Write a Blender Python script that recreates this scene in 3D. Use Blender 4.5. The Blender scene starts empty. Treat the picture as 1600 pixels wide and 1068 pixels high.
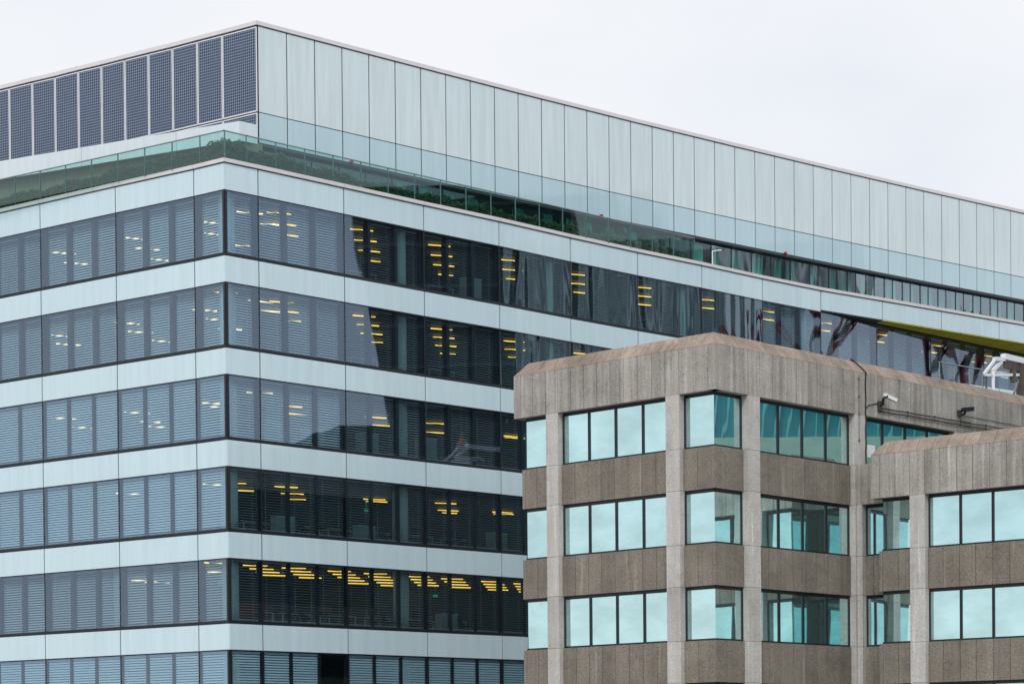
import bpy, math, random
from math import radians, sin, cos, pi
from mathutils import Vector, Matrix
random.seed(7)
sc = bpy.context.scene

# ---------------------------------------------------------------- camera, sky, sun
ZC = 8.0                                   # camera height above the ground
PITCH, ROLL = radians(-1.01129), radians(-0.51812)
FPX, CX, CY = 3514.77, 781.16, 1259.09     # focal length and principal point on a 1600 x 1068 frame
cam = bpy.data.cameras.new('camera'); camo = bpy.data.objects.new('camera', cam); sc.collection.objects.link(camo)
_r = Vector((1, 0, 0)); _f = Vector((0, cos(PITCH), sin(PITCH))); _u = Vector((0, -sin(PITCH), cos(PITCH)))
_R = cos(ROLL) * _r + sin(ROLL) * _u; _U = -sin(ROLL) * _r + cos(ROLL) * _u
camo.matrix_world = Matrix(((_R.x, _U.x, -_f.x, 0), (_R.y, _U.y, -_f.y, 0), (_R.z, _U.z, -_f.z, ZC), (0, 0, 0, 1)))
cam.sensor_fit = 'HORIZONTAL'; cam.sensor_width = 36; cam.lens = FPX / 1600 * 36
cam.shift_x = (800 - CX) / 1600; cam.shift_y = (CY - 534) / 1600
cam.clip_start = 0.5; cam.clip_end = 5000
sc.camera = camo

SUN_EL, SUN_AZ = radians(42), radians(-172)
world = bpy.data.worlds.new('World'); sc.world = world; world.use_nodes = True
wn, wl = world.node_tree.nodes, world.node_tree.links
wn.clear()
out = wn.new('ShaderNodeOutputWorld'); bg = wn.new('ShaderNodeBackground'); bg.inputs[1].default_value = 0.1
sky = wn.new('ShaderNodeTexSky'); sky.sky_type = 'NISHITA'; sky.sun_disc = False
sky.sun_elevation = SUN_EL; sky.sun_rotation = SUN_AZ
tc = wn.new('ShaderNodeTexCoord'); mp = wn.new('ShaderNodeMapping'); mp.inputs['Scale'].default_value = (1.0, 1.0, 2.2)
nz = wn.new('ShaderNodeTexNoise'); nz.inputs['Scale'].default_value = 2.3; nz.inputs['Detail'].default_value = 5; nz.inputs['Roughness'].default_value = .45
rp = wn.new('ShaderNodeValToRGB')
rp.color_ramp.elements[0].position = .38; rp.color_ramp.elements[0].color = (7.5, 8.15, 9.1, 1)
rp.color_ramp.elements[1].position = .62; rp.color_ramp.elements[1].color = (9.6, 9.7, 10.0, 1)
mx = wn.new('ShaderNodeMix'); mx.data_type = 'RGBA'; mx.inputs[0].default_value = .93
wl.new(tc.outputs['Generated'], mp.inputs[0]); wl.new(mp.outputs[0], nz.inputs['Vector']); wl.new(nz.outputs['Fac'], rp.inputs[0])
wl.new(sky.outputs[0], mx.inputs[6]); wl.new(rp.outputs[0], mx.inputs[7]); wl.new(mx.outputs[2], bg.inputs[0]); wl.new(bg.outputs[0], out.inputs[0])

sl = bpy.data.lights.new('sun', 'SUN'); sl.energy = 1.5; sl.angle = radians(20); sl.color = (1, .97, .93)
so = bpy.data.objects.new('sun', sl); sc.collection.objects.link(so)
sd = Vector((sin(SUN_AZ) * cos(SUN_EL), cos(SUN_AZ) * cos(SUN_EL), sin(SUN_EL)))   # towards the sun
so.rotation_euler = sd.to_track_quat('Z', 'Y').to_euler(); so.location = (0, -20, 60)
sc.view_settings.view_transform = 'Standard'; sc.view_settings.look = 'None'
sc.view_settings.gamma = 1; sc.view_settings.exposure = 0.0
sc.render.engine = 'CYCLES'
sc.cycles.transparent_max_bounces = 32; sc.cycles.max_bounces = 10; sc.cycles.glossy_bounces = 5

# ---------------------------------------------------------------- materials
def mat(name):
    m = bpy.data.materials.new(name); m.use_nodes = True
    n, l = m.node_tree.nodes, m.node_tree.links
    return m, n, l, n['Principled BSDF']
def objmap(n, l, scale):
    t = n.new('ShaderNodeTexCoord'); p = n.new('ShaderNodeMapping'); p.inputs['Scale'].default_value = scale
    l.new(t.outputs['Object'], p.inputs[0]); return p
def noise(n, l, scale, s=1, detail=4, rough=.5):
    p = objmap(n, l, scale); t = n.new('ShaderNodeTexNoise'); t.inputs['Scale'].default_value = s
    t.inputs['Detail'].default_value = detail; t.inputs['Roughness'].default_value = rough
    l.new(p.outputs[0], t.inputs['Vector']); return t
def mul(n, l, a, b, fac=1.0, mode='MULTIPLY'):
    m = n.new('ShaderNodeMix'); m.data_type = 'RGBA'; m.blend_type = mode; m.inputs[0].default_value = fac
    for k, v in ((6, a), (7, b)):
        if isinstance(v, tuple): m.inputs[k].default_value = (*v, 1)
        else: l.new(v, m.inputs[k])
    return m.outputs[2]
def ramp(n, l, src, *stops):
    r = n.new('ShaderNodeValToRGB'); e = r.color_ramp.elements
    while len(e) < len(stops): e.new(.5)
    for el, (p, c) in zip(e, stops):
        el.position = p; el.color = (*(c if isinstance(c, tuple) else (c, c, c)), 1)
    l.new(src, r.inputs[0]); return r.outputs[0]
def plain(name, col, rough=.6, metal=0, spec=.5, var=.12, vs=(1, 1, 1), bump=0):
    m, n, l, b = mat(name)
    t = noise(n, l, vs, 1.5, 5, .6)
    c = mul(n, l, col, ramp(n, l, t.outputs['Fac'], (.3, 1 - var), (.7, 1.0)))
    l.new(c, b.inputs['Base Color'])
    b.inputs['Roughness'].default_value = rough; b.inputs['Metallic'].default_value = metal
    b.inputs['Specular IOR Level'].default_value = spec
    if bump:
        k = n.new('ShaderNodeBump'); k.inputs['Strength'].default_value = bump; k.inputs['Distance'].default_value = .01
        t2 = noise(n, l, (1, 1, 1), 60, 3); l.new(t2.outputs['Fac'], k.inputs['Height']); l.new(k.outputs[0], b.inputs['Normal'])
    return m
def emit(name, col, s):
    m, n, l, b = mat(name)
    b.inputs['Base Color'].default_value = (*col, 1); b.inputs['Emission Color'].default_value = (*col, 1); b.inputs['Emission Strength'].default_value = s
    return m
def enamel(name, top, low, spec=.5, coat=.6, streak=.10):
    """back-painted cladding glass: flat colour, faint vertical rain streaks, glossy face"""
    m, n, l, b = mat(name)
    t = noise(n, l, (1.6, 1.6, .12), 2.0, 6, .65)
    t2 = noise(n, l, (.25, .25, .25), 1.0, 3, .5)
    c = mul(n, l, low, top, 1.0, 'MIX')
    mixn = n.new('ShaderNodeMix'); mixn.data_type = 'RGBA'; mixn.inputs[6].default_value = (*low, 1); mixn.inputs[7].default_value = (*top, 1)
    l.new(t2.outputs['Fac'], mixn.inputs[0])
    c = mul(n, l, mixn.outputs[2], ramp(n, l, t.outputs['Fac'], (.3, 1 - streak), (.65, 1.0)))
    l.new(c, b.inputs['Base Color']); b.inputs['Roughness'].default_value = .35
    b.inputs['Coat Weight'].default_value = coat; b.inputs['Coat Roughness'].default_value = .03; b.inputs['Coat IOR'].default_value = 1.7
    k = n.new('ShaderNodeBump'); k.inputs['Strength'].default_value = .25; k.inputs['Distance'].default_value = .02
    w = noise(n, l, (1, 1, .5), .7, 2); l.new(w.outputs['Fac'], k.inputs['Height']); l.new(k.outputs[0], b.inputs['Coat Normal'])
    return m
def glass(name, refl, reflcol, transcol, wav=.3, wscale=(.8, .8, .3), back=None):
    """coated window glass: the outside face mirrors part of the light, the rest passes tinted"""
    m, n, l, b = mat(name); n.remove(b)
    o = n['Material Output']; g = n.new('ShaderNodeBsdfGlossy'); g.inputs['Roughness'].default_value = .015
    g.inputs['Color'].default_value = (*reflcol, 1)
    t = n.new('ShaderNodeBsdfTransparent'); t.inputs[0].default_value = (*transcol, 1)
    lw = n.new('ShaderNodeFresnel'); lw.inputs[0].default_value = 1.45
    ad = n.new('ShaderNodeMath'); ad.operation = 'MULTIPLY_ADD'; ad.inputs[1].default_value = .9; ad.inputs[2].default_value = refl; ad.use_clamp = True
    ge = n.new('ShaderNodeNewGeometry'); mu = n.new('ShaderNodeMath'); mu.operation = 'MULTIPLY'
    iv = n.new('ShaderNodeMath'); iv.operation = 'SUBTRACT'; iv.inputs[0].default_value = 1
    l.new(ge.outputs['Backfacing'], iv.inputs[1]); l.new(lw.outputs[0], ad.inputs[0]); l.new(ad.outputs[0], mu.inputs[0]); l.new(iv.outputs[0], mu.inputs[1])
    mxs = n.new('ShaderNodeMixShader'); l.new(mu.outputs[0], mxs.inputs[0]); l.new(t.outputs[0], mxs.inputs[1]); l.new(g.outputs[0], mxs.inputs[2])
    l.new(mxs.outputs[0], o.inputs[0])
    k = n.new('ShaderNodeBump'); k.inputs['Strength'].default_value = wav; k.inputs['Distance'].default_value = .03
    w = noise(n, l, wscale, 1.0, 0); l.new(w.outputs['Fac'], k.inputs['Height']); l.new(k.outputs[0], g.inputs['Normal'])
    return m
def mirror_glass(name):
    m, n, l, b = mat(name)
    t = noise(n, l, (.5, .5, .9), 1.0, 3, .6)
    l.new(mul(n, l, (.58, .83, .83), ramp(n, l, t.outputs['Fac'], (.3, .84), (.65, 1.06))), b.inputs['Base Color']); b.inputs['Metallic'].default_value = .93; b.inputs['Roughness'].default_value = .02
    k = n.new('ShaderNodeBump'); k.inputs['Strength'].default_value = .25; k.inputs['Distance'].default_value = .02
    w = noise(n, l, (1, 1, .35), .9, 1); l.new(w.outputs['Fac'], k.inputs['Height']); l.new(k.outputs[0], b.inputs['Normal'])
    return m
def concrete(name, col, warm, ribs=True, grain=.55, streak=.35):
    m, n, l, b = mat(name)
    g = noise(n, l, (1, 1, 1), 26, 4, .75)
    s = noise(n, l, (2.2, 2.2, .10), 1.6, 6, .7)
    big = noise(n, l, (.5, .5, .8), 1.0, 4, .6)
    mixn = n.new('ShaderNodeMix'); mixn.data_type = 'RGBA'; mixn.inputs[6].default_value = (*col, 1); mixn.inputs[7].default_value = (*warm, 1)
    l.new(ramp(n, l, big.outputs['Fac'], (.35, 0.), (.7, 1.)), mixn.inputs[0])
    c = mul(n, l, mixn.outputs[2], ramp(n, l, g.outputs['Fac'], (.32, 1 - grain), (.5, .92), (.68, 1.25)))
    c = mul(n, l, c, ramp(n, l, s.outputs['Fac'], (.3, 1 - streak), (.62, 1.08)))
    ge = n.new('ShaderNodeNewGeometry')
    c = mul(n, l, c, ramp(n, l, ge.outputs['Random Per Island'], (0., .86), (1., 1.06)))
    s2 = noise(n, l, (7, 7, .06), 1.0, 3, .6)
    if ribs: c = mul(n, l, c, ramp(n, l, s2.outputs['Fac'], (.35, .90), (.6, 1.03)))
    s3 = noise(n, l, (5, 5, .22), 1.0, 2, .5)
    c = mul(n, l, c, ramp(n, l, s3.outputs['Fac'], (.64, 1.0), (.74, 1.35)))
    s4 = noise(n, l, (1.1, 1.1, 1.3), 1.0, 6, .75)
    c = mul(n, l, c, ramp(n, l, s4.outputs['Fac'], (.30, .78), (.48, 1.0)))
    l.new(c, b.inputs['Base Color']); b.inputs['Roughness'].default_value = .92; b.inputs['Specular IOR Level'].default_value = .2
    k = n.new('ShaderNodeBump'); k.inputs['Strength'].default_value = .5; k.inputs['Distance'].default_value = .015
    l.new(g.outputs['Fac'], k.inputs['Height']); l.new(k.outputs[0], b.inputs['Normal'])
    return m
def solar():
    m, n, l, b = mat('photovoltaic cells')
    uv = n.new('ShaderNodeUVMap'); sep = n.new('ShaderNodeSeparateXYZ'); l.new(uv.outputs[0], sep.inputs[0])
    def line(ch, pitch, w):
        a = n.new('ShaderNodeMath'); a.operation = 'DIVIDE'; l.new(sep.outputs[ch], a.inputs[0]); a.inputs[1].default_value = pitch
        f = n.new('ShaderNodeMath'); f.operation = 'FRACT'; l.new(a.outputs[0], f.inputs[0])
        c = n.new('ShaderNodeMath'); c.operation = 'LESS_THAN'; l.new(f.outputs[0], c.inputs[0]); c.inputs[1].default_value = w
        return c.outputs[0]
    mxm = n.new('ShaderNodeMath'); mxm.operation = 'MAXIMUM'; l.new(line(0, .125, .26), mxm.inputs[0]); l.new(line(1, .129, .26), mxm.inputs[1])
    t = noise(n, l, (1, 1, 1), 3.0, 3)
    cell = mul(n, l, (.012, .022, .060), ramp(n, l, t.outputs['Fac'], (.3, .6), (.7, 1.5)))
    c = n.new('ShaderNodeMix'); c.data_type = 'RGBA'; l.new(mxm.outputs[0], c.inputs[0]); l.new(cell, c.inputs[6]); c.inputs[7].default_value = (.22, .28, .38, 1)
    l.new(c.outputs[2], b.inputs['Base Color']); b.inputs['Roughness'].default_value = .35
    b.inputs['Specular IOR Level'].default_value = .3
    b.inputs['Coat Weight'].default_value = .25; b.inputs['Coat Roughness'].default_value = .05
    return m
def leafy(name, c0, c1):
    m, n, l, b = mat(name)
    oi = n.new('ShaderNodeNewGeometry')
    col = ramp(n, l, oi.outputs['Random Per Island'], (0., c0), (1., c1))
    l.new(col, b.inputs['Base Color']); b.inputs['Roughness'].default_value = .6
    b.inputs['Specular IOR Level'].default_value = .2
    return m
def curtain_mat(name, a, c, pitch):
    m, n, l, b = mat(name)
    t = noise(n, l, (pitch, pitch, .02), 1.0, 4, .7)
    col = ramp(n, l, t.outputs['Fac'], (.32, a), (.5, tuple(.5 * (x + y) for x, y in zip(a, c))), (.66, c))
    l.new(col, b.inputs['Base Color']); b.inputs['Roughness'].default_value = .8
    return m

M = dict(
    spandrel=enamel('pale cladding glass', (.67, .83, .88), (.60, .78, .84), streak=.10),
    roof_up=enamel('frosted roof cladding', (.76, .87, .89), (.67, .80, .82), coat=.9, streak=.14),
    roof_low=enamel('blue roof cladding', (.55, .73, .79), (.49, .68, .74), coat=.8, streak=.08),
    white_clad=enamel('white parapet cladding', (.78, .86, .89), (.72, .82, .86), coat=.3),
    coping=plain('coping metal', (.74, .71, .70), .5, var=.1),
    roof_coping=plain('roof coping metal', (.80, .77, .79), .5, var=.08),
    joint=plain('black joint', (.012, .016, .020), .7, var=.1),
    frame=plain('dark window metal', (.008, .012, .017), .45, var=.2),
    mullion=plain('inner mullion', (.016, .024, .032), .5, var=.2),
    sill=plain('sill metal', (.25, .33, .36), .45),
    slat=plain('blind slat', (.62, .65, .67), .55, var=.08),
    slat_shade=plain('shade-toned blind slat', (.42, .48, .50), .55, var=.08),  # same slats, painted darker for bays whose panes mirror dark buildings
    slat_lit=plain('lit-toned blind slat', (.74, .81, .86), .5, var=.08),  # same slats, painted lighter for bays that look brightly lit
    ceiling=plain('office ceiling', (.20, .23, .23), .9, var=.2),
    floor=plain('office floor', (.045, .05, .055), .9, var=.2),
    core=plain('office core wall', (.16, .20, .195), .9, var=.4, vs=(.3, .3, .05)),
    column=plain('plastered column', (.80, .98, .92), .7, var=.08),
    red=plain('red lacquer', (.28, .012, .025), .5),
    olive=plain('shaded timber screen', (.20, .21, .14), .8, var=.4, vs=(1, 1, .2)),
    terrace=plain('terrace paving', (.2, .2, .2), .9),
    yellow=plain('yellow soffit', (.66, .58, .02), .6, var=.15),
    purple=plain('dark soffit strip', (.055, .060, .075), .5),
    white_metal=plain('white painted metal', (.86, .87, .89), .4, var=.06),
    grey_metal=plain('grey steel', (.30, .32, .34), .45, metal=.3, var=.2),
    post_metal=plain('teal tinted post', (.10, .20, .20), .4),
    brown_metal=plain('weathered steel', (.13, .10, .085), .7, var=.4),
    black=plain('black plastic', (.012, .012, .014), .5),
    paper=plain('white paper', (.82, .82, .84), .8, var=.03),
    lamp=emit('yellow strip lamp', (1.0, .56, .08), 2.4),
    lamp_white=emit('warm strip lamp', (1.0, .68, .28), 2.6),
    screen=emit('blue monitor', (.02, .22, .5), .5),
    exit=emit('green exit sign', (.02, .5, .2), .45),
    cab_door=plain('pale cabinet door', (.50, .66, .64), .5),
    desk=plain('white desk', (.75, .85, .85), .5),
    chair=plain('dark chair fabric', (.035, .04, .05), .8),
    ground=plain('plaza paving', (.30, .29, .28), .9, var=.3, bump=.3),
    fascia=concrete('grey aggregate concrete', (.525, .49, .445), (.425, .39, .345), streak=.38),
    column_c=concrete('pale concrete', (.60, .575, .54), (.53, .50, .465), ribs=False, grain=.35, streak=.15),
    band=concrete('brown aggregate concrete', (.285, .252, .210), (.225, .197, .160), ribs=False, grain=.65, streak=.14),
    cap=concrete('weathered sloping coping', (.42, .34, .28), (.30, .235, .19), ribs=False, grain=.35, streak=.25),
    roof=plain('flat roof felt', (.16, .15, .14), .9),
    mirror=mirror_glass('reflective window glass'),
    pane=glass('office glass', .20, (.50, .63, .79), (.82, .91, .94), wav=.12),
    pane_wavy=glass('rolled office glass', .22, (.55, .72, .85), (.80, .91, .93), wav=.55, wscale=(1.5, 1.5, .22)),
    ribbon=glass('ribbon glass', .10, (.75, .95, 1.0), (.60, .90, .86), wav=.3),
    ribbon_sky=glass('pale ribbon glass', .30, (.75, .92, 1.0), (.60, .88, .84), wav=.4),
    balustrade=glass('balustrade glass', .07, (.8, 1, 1), (.70, .86, .83), wav=.1),
    solar=solar(),
    hedge=leafy('hedge leaves', (.03, .06, .035), (.13, .19, .10)),
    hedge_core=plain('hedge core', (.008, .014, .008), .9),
    curtain=curtain_mat('teal curtain', (.10, .34, .31), (.55, .90, .82), 2.0),
    tower=plain('dark tower cladding', (.020, .028, .034), .5, var=.4, vs=(.1, .1, .02)),
    tower_line=plain('tower mullions', (.09, .12, .14), .5),
    pleat=curtain_mat('pleated screen', (.02, .04, .045), (.95, 1.0, 1.0), 1.1),
    teal_wall=curtain_mat('teal glazed hall', (.005, .16, .22), (.02, .36, .42), 1.2),
    teal_streak=plain('pale mirrored streaks', (.18, .60, .60), .5),
    pale_wall=plain('pale green mirrored base', (.50, .66, .56), .8),
    crane=plain('oxblood steel', (.42, .03, .045), .6),
    lead=plain('lead roof', (.05, .055, .06), .8),
    brick=plain('brown brick', (.12, .07, .045), .9),
    stone=plain('pale stone', (.55, .52, .46), .9),
    gold=plain('gilded dome', (.42, .22, .05), .5, metal=.3),
)

# ---------------------------------------------------------------- helpers
class MB:
    """collects boxes and prisms in world space, links them as ONE mesh object"""
    def __init__(s): s.v = []; s.f = []; s.uv = []
    def hexa(s, p, uv=None):      # p: 8 corners, 0-3 bottom loop, 4-7 top loop
        b = len(s.v); s.v += [tuple(q) for q in p]
        for q in ((0, 3, 2, 1), (4, 5, 6, 7), (0, 1, 5, 4), (1, 2, 6, 5), (2, 3, 7, 6), (3, 0, 4, 7)):
            s.f.append(tuple(b + i for i in q)); s.uv.append([uv[i] if uv else (0, 0) for i in q])
    def quad(s, p):
        b = len(s.v); s.v += [tuple(q) for q in p]; s.f.append(tuple(range(b, b + len(p)))); s.uv.append([(0, 0)] * len(p))
    def prism(s, poly, z0, z1):
        n = len(poly); b = len(s.v)
        ar = sum(poly[i][0] * poly[(i + 1) % n][1] - poly[(i + 1) % n][0] * poly[i][1] for i in range(n))
        if ar < 0: poly = poly[::-1]
        s.v += [(p[0], p[1], z0 + ZC) for p in poly] + [(p[0], p[1], z1 + ZC) for p in poly]
        s.f.append(tuple(b + i for i in reversed(range(n)))); s.uv.append([(0, 0)] * n)
        s.f.append(tuple(b + n + i for i in range(n))); s.uv.append([(0, 0)] * n)
        for i in range(n):
            j = (i + 1) % n; s.f.append((b + i, b + j, b + n + j, b + n + i)); s.uv.append([(0, 0)] * 4)
    def bar(s, a, b_, w, h=None):
        a, b_ = Vector(a), Vector(b_); d = (b_ - a); L = d.length
        if L < 1e-6: return
        q = d.to_track_quat('Z', 'Y'); h = h or w
        P = []
        for z in (0, L):
            for x, y in ((-w / 2, -h / 2), (w / 2, -h / 2), (w / 2, h / 2), (-w / 2, h / 2)): P.append(a + q @ Vector((x, y, z)))
        s.hexa(P)
    def tube(s, pts, r, n=8):
        for a, b_ in zip(pts[:-1], pts[1:]):
            a, b_ = Vector(a), Vector(b_); q = (b_ - a).to_track_quat('Z', 'Y'); k = len(s.v)
            for p in (a, b_):
                for i in range(n): s.v.append(tuple(p + q @ Vector((r * cos(2 * pi * i / n), r * sin(2 * pi * i / n), 0))))
            for i in range(n):
                j = (i + 1) % n; s.f.append((k + i, k + j, k + n + j, k + n + i)); s.uv.append([(0, 0)] * 4)
            s.f.append(tuple(k + i for i in reversed(range(n)))); s.uv.append([(0, 0)] * n)
            s.f.append(tuple(k + n + i for i in range(n))); s.uv.append([(0, 0)] * n)
    def build(s, name, m, parent=None, smooth=False):
        o0 = Vector((0, 0, 0)); p = parent
        while p is not None: o0 += p.location; p = p.parent
        me = bpy.data.meshes.new(name); me.from_pydata([tuple(Vector(v) - o0) for v in s.v], [], s.f)
        if any(any(c != (0, 0) for c in f) for f in s.uv):
            u = me.uv_layers.new(name='UVMap'); i = 0
            for f in s.uv:
                for c in f: u.data[i].uv = c; i += 1
        me.materials.append(M[m] if isinstance(m, str) else m)
        if smooth: me.polygons.foreach_set('use_smooth', [True] * len(me.polygons))
        ob = bpy.data.objects.new(name, me); sc.collection.objects.link(ob)
        if parent is not None: ob.parent = parent
        return ob

class Face:
    """a stretch of wall: s along it, z up, d outwards"""
    def __init__(s, p, q, side=1):
        s.p = Vector((p[0], p[1])); s.q = Vector((q[0], q[1])); s.L = (s.q - s.p).length; s.u = (s.q - s.p) / s.L
        n = Vector((s.u.y, -s.u.x)); s.n = n * side
    def pt(s, a, z, d=0):
        x = s.p + s.u * a + s.n * d; return (x.x, x.y, z + ZC)
    def box(s, mb, s0, s1, z0, z1, d0, d1):
        P = [s.pt(s0, z0, d1), s.pt(s1, z0, d1), s.pt(s1, z0, d0), s.pt(s0, z0, d0), s.pt(s0, z1, d1), s.pt(s1, z1, d1), s.pt(s1, z1, d0), s.pt(s0, z1, d0)]
        uv = [(s0, z0), (s1, z0), (s1, z0), (s0, z0), (s0, z1), (s1, z1), (s1, z1), (s0, z1)]
        if s.u.x * s.n.y - s.u.y * s.n.x > 0:      # keep outward winding
            P = [P[i] for i in (1, 0, 3, 2, 5, 4, 7, 6)]; uv = [uv[i] for i in (1, 0, 3, 2, 5, 4, 7, 6)]
        mb.hexa(P, uv)

def tag(o, label=None, cat=None, group=None, kind=None):
    if label: o['label'] = label
    if cat: o['category'] = cat
    if group: o['group'] = group
    if kind: o['kind'] = kind
    return o
def empty(name, loc):
    o = bpy.data.objects.new(name, None); o.empty_display_size = .3; sc.collection.objects.link(o)
    o.location = (loc[0], loc[1], loc[2] + ZC); return o
def line_isect(p, u, q, v):
    d = u.x * v.y - u.y * v.x; w = q - p; t = (w.x * v.y - w.y * v.x) / d; return p + u * t

# ---------------------------------------------------------------- ground
g = MB(); g.quad([(-2500, -800, 0), (2500, -800, 0), (2500, 3500, 0), (-2500, 3500, 0)])
go = g.build('ground', 'ground'); tag(go, kind='structure')

# ================================================================ GLASS OFFICE BUILDING
T0, DB, FH = 25.72, 1.118, 3.9
V = [(-11.46, 95.93), (-10.15, 97.12), (-6.69, 100.38), (-3.25, 103.62), (0.2, 106.79), (3.68, 110.21), (7.16, 113.46), (10.66, 116.54),
     (14.18, 119.84), (17.72, 122.96), (21.57, 125.87), (25.45, 128.83), (29.41, 131.84), (33.35, 134.84), (37.3, 137.8)]
Qn = [(21.37, 126.54), (25.06, 129.98), (28.88, 133.55), (32.5, 136.93), (36.1, 140.3)]
U = [(-11.46, 95.93), (-12.91, 97.05), (-16.75, 99.81), (-20.66, 102.68), (-24.6, 105.6), (-28.6, 108.5), (-32.6, 111.4), (-36.6, 114.3), (-40.6, 117.2)]
W0 = Vector((-10.59, 101.55))
WP = [(-13.18, 126.97), (-5.8, 133.59), (1.52, 140.09), (8.86, 146.41), (16.25, 152.59), (23.72, 158.73), (31.31, 164.84), (39.03, 170.89), (46.75, 176.95)]
WX = [(-10.6, 101.52), (-12.3, 102.74), (-13.55, 103.61), (-14.81, 104.51), (-16.05, 105.33), (-17.3, 106.18), (-18.54, 107.04), (-19.79, 107.84),
      (-21.07, 108.73), (-22.33, 109.53), (-23.63, 110.39), (-24.9, 111.25), (-26.2, 112.1)] + [(-26.2 - 1.28 * q, 112.1 + .87 * q) for q in range(1, 9)]
W = []
for i in range(8):
    for k in range(5):
        t = k / 5; W.append(((WP[i][0] * (1 - t) + WP[i + 1][0] * t) * .8, (WP[i][1] * (1 - t) + WP[i + 1][1] * t) * .8))
W[0] = WX[0]
RT, RM, RB = 33.32, 29.46, 28.03

gb = empty('glass_office_building', (V[0][0], V[0][1], -ZC))
tag(gb, 'long pale blue glass office building with banded windows and rooftop solar panels', 'building')

def outward(f, inside):
    """orient face normal away from the inside point"""
    if (Vector(inside) - f.p).dot(f.n) > 0: f.n = -f.n
    return f
INS = (2, 125)
right = [outward(Face(V[i], V[i + 1]), INS) for i in range(14)]
left = [outward(Face(U[i], U[i + 1]), INS) for i in range(8)]
wallQ = [outward(Face(a, b), INS) for a, b in zip([V[9]] + Qn[:4], Qn)]

# bays: (spandrel face, window face, index, side)
bays = [('R', i, right[i], right[i] if i < 9 else wallQ[i - 9]) for i in range(14)] + [('L', i, left[i], left[i]) for i in range(8)]
def shown(side, i, k):
    if side == 'L': return k <= 5 and i <= 3
    if k == 0: return True
    return (k == 1 and i <= 6) or (2 <= k <= 5 and i <= 4)
J = .03
# tilt of the slats (radians), depth behind the glass, material
def blind_style(side, i, k, j):
    if side == 'L':
        return {0: (.80, .42, 'slat_lit'), 1: (.80, .42, 'slat_lit'), 2: (1.05, .16, 'slat_lit'), 3: (1.2, .16, 'slat_lit'), 4: (.74, .38, 'slat'), 5: (1.3, .12, 'slat_lit')}[k]
    if k == 5: return (1.2, .12, 'slat_lit')
    return {0: (.70 if i < 2 or i > 7 else .36, .42, 'slat_lit' if i < 2 or i > 7 else 'slat_shade'), 1: (.70 if i < 2 or i > 7 else .36, .42, 'slat_lit' if i < 2 or i > 7 else 'slat_shade'), 2: (.72 if i < 2 else .34, .34, 'slat_lit' if i < 2 else 'slat_shade'), 3: (.22, .22, 'slat_shade'), 4: (.18, .22, 'slat_shade')}[k]

def make_blind(f, s0, s1, z0, z1, d, tilt, m, win, pitch=.112, w=.085):
    mb = MB(); z = z1 - .06; hw = w / 2
    dz, dd = sin(tilt) * hw, cos(tilt) * hw; t = .004
    while z > z0 + .06:
        a, b = s0 + random.uniform(0, .006), s1 - random.uniform(0, .006)
        jz = random.uniform(-.0015, .0015)
        # outer edge lower than inner edge
        P = [f.pt(a, z - dz - t + jz, d + dd), f.pt(b, z - dz - t + jz, d + dd), f.pt(b, z + dz - t + jz, d - dd), f.pt(a, z + dz - t + jz, d - dd),
             f.pt(a, z - dz + t + jz, d + dd), f.pt(b, z - dz + t + jz, d + dd), f.pt(b, z + dz + t + jz, d - dd), f.pt(a, z + dz + t + jz, d - dd)]
        mb.hexa(P); z -= pitch
    f.box(mb, s0, s1, z1 - .05, z1, d - .03, d + .03)          # head box
    f.box(mb, s0, s1, z0 + .03, z0 + .055, d - .03, d + .03)   # bottom rail
    for q in (.18, .82):
        x = s0 + (s1 - s0) * q; f.box(mb, x - .004, x + .004, z0 + .05, z1 - .05, d + .038, d + .044)
    return mb.build('blind', m, win)

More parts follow.
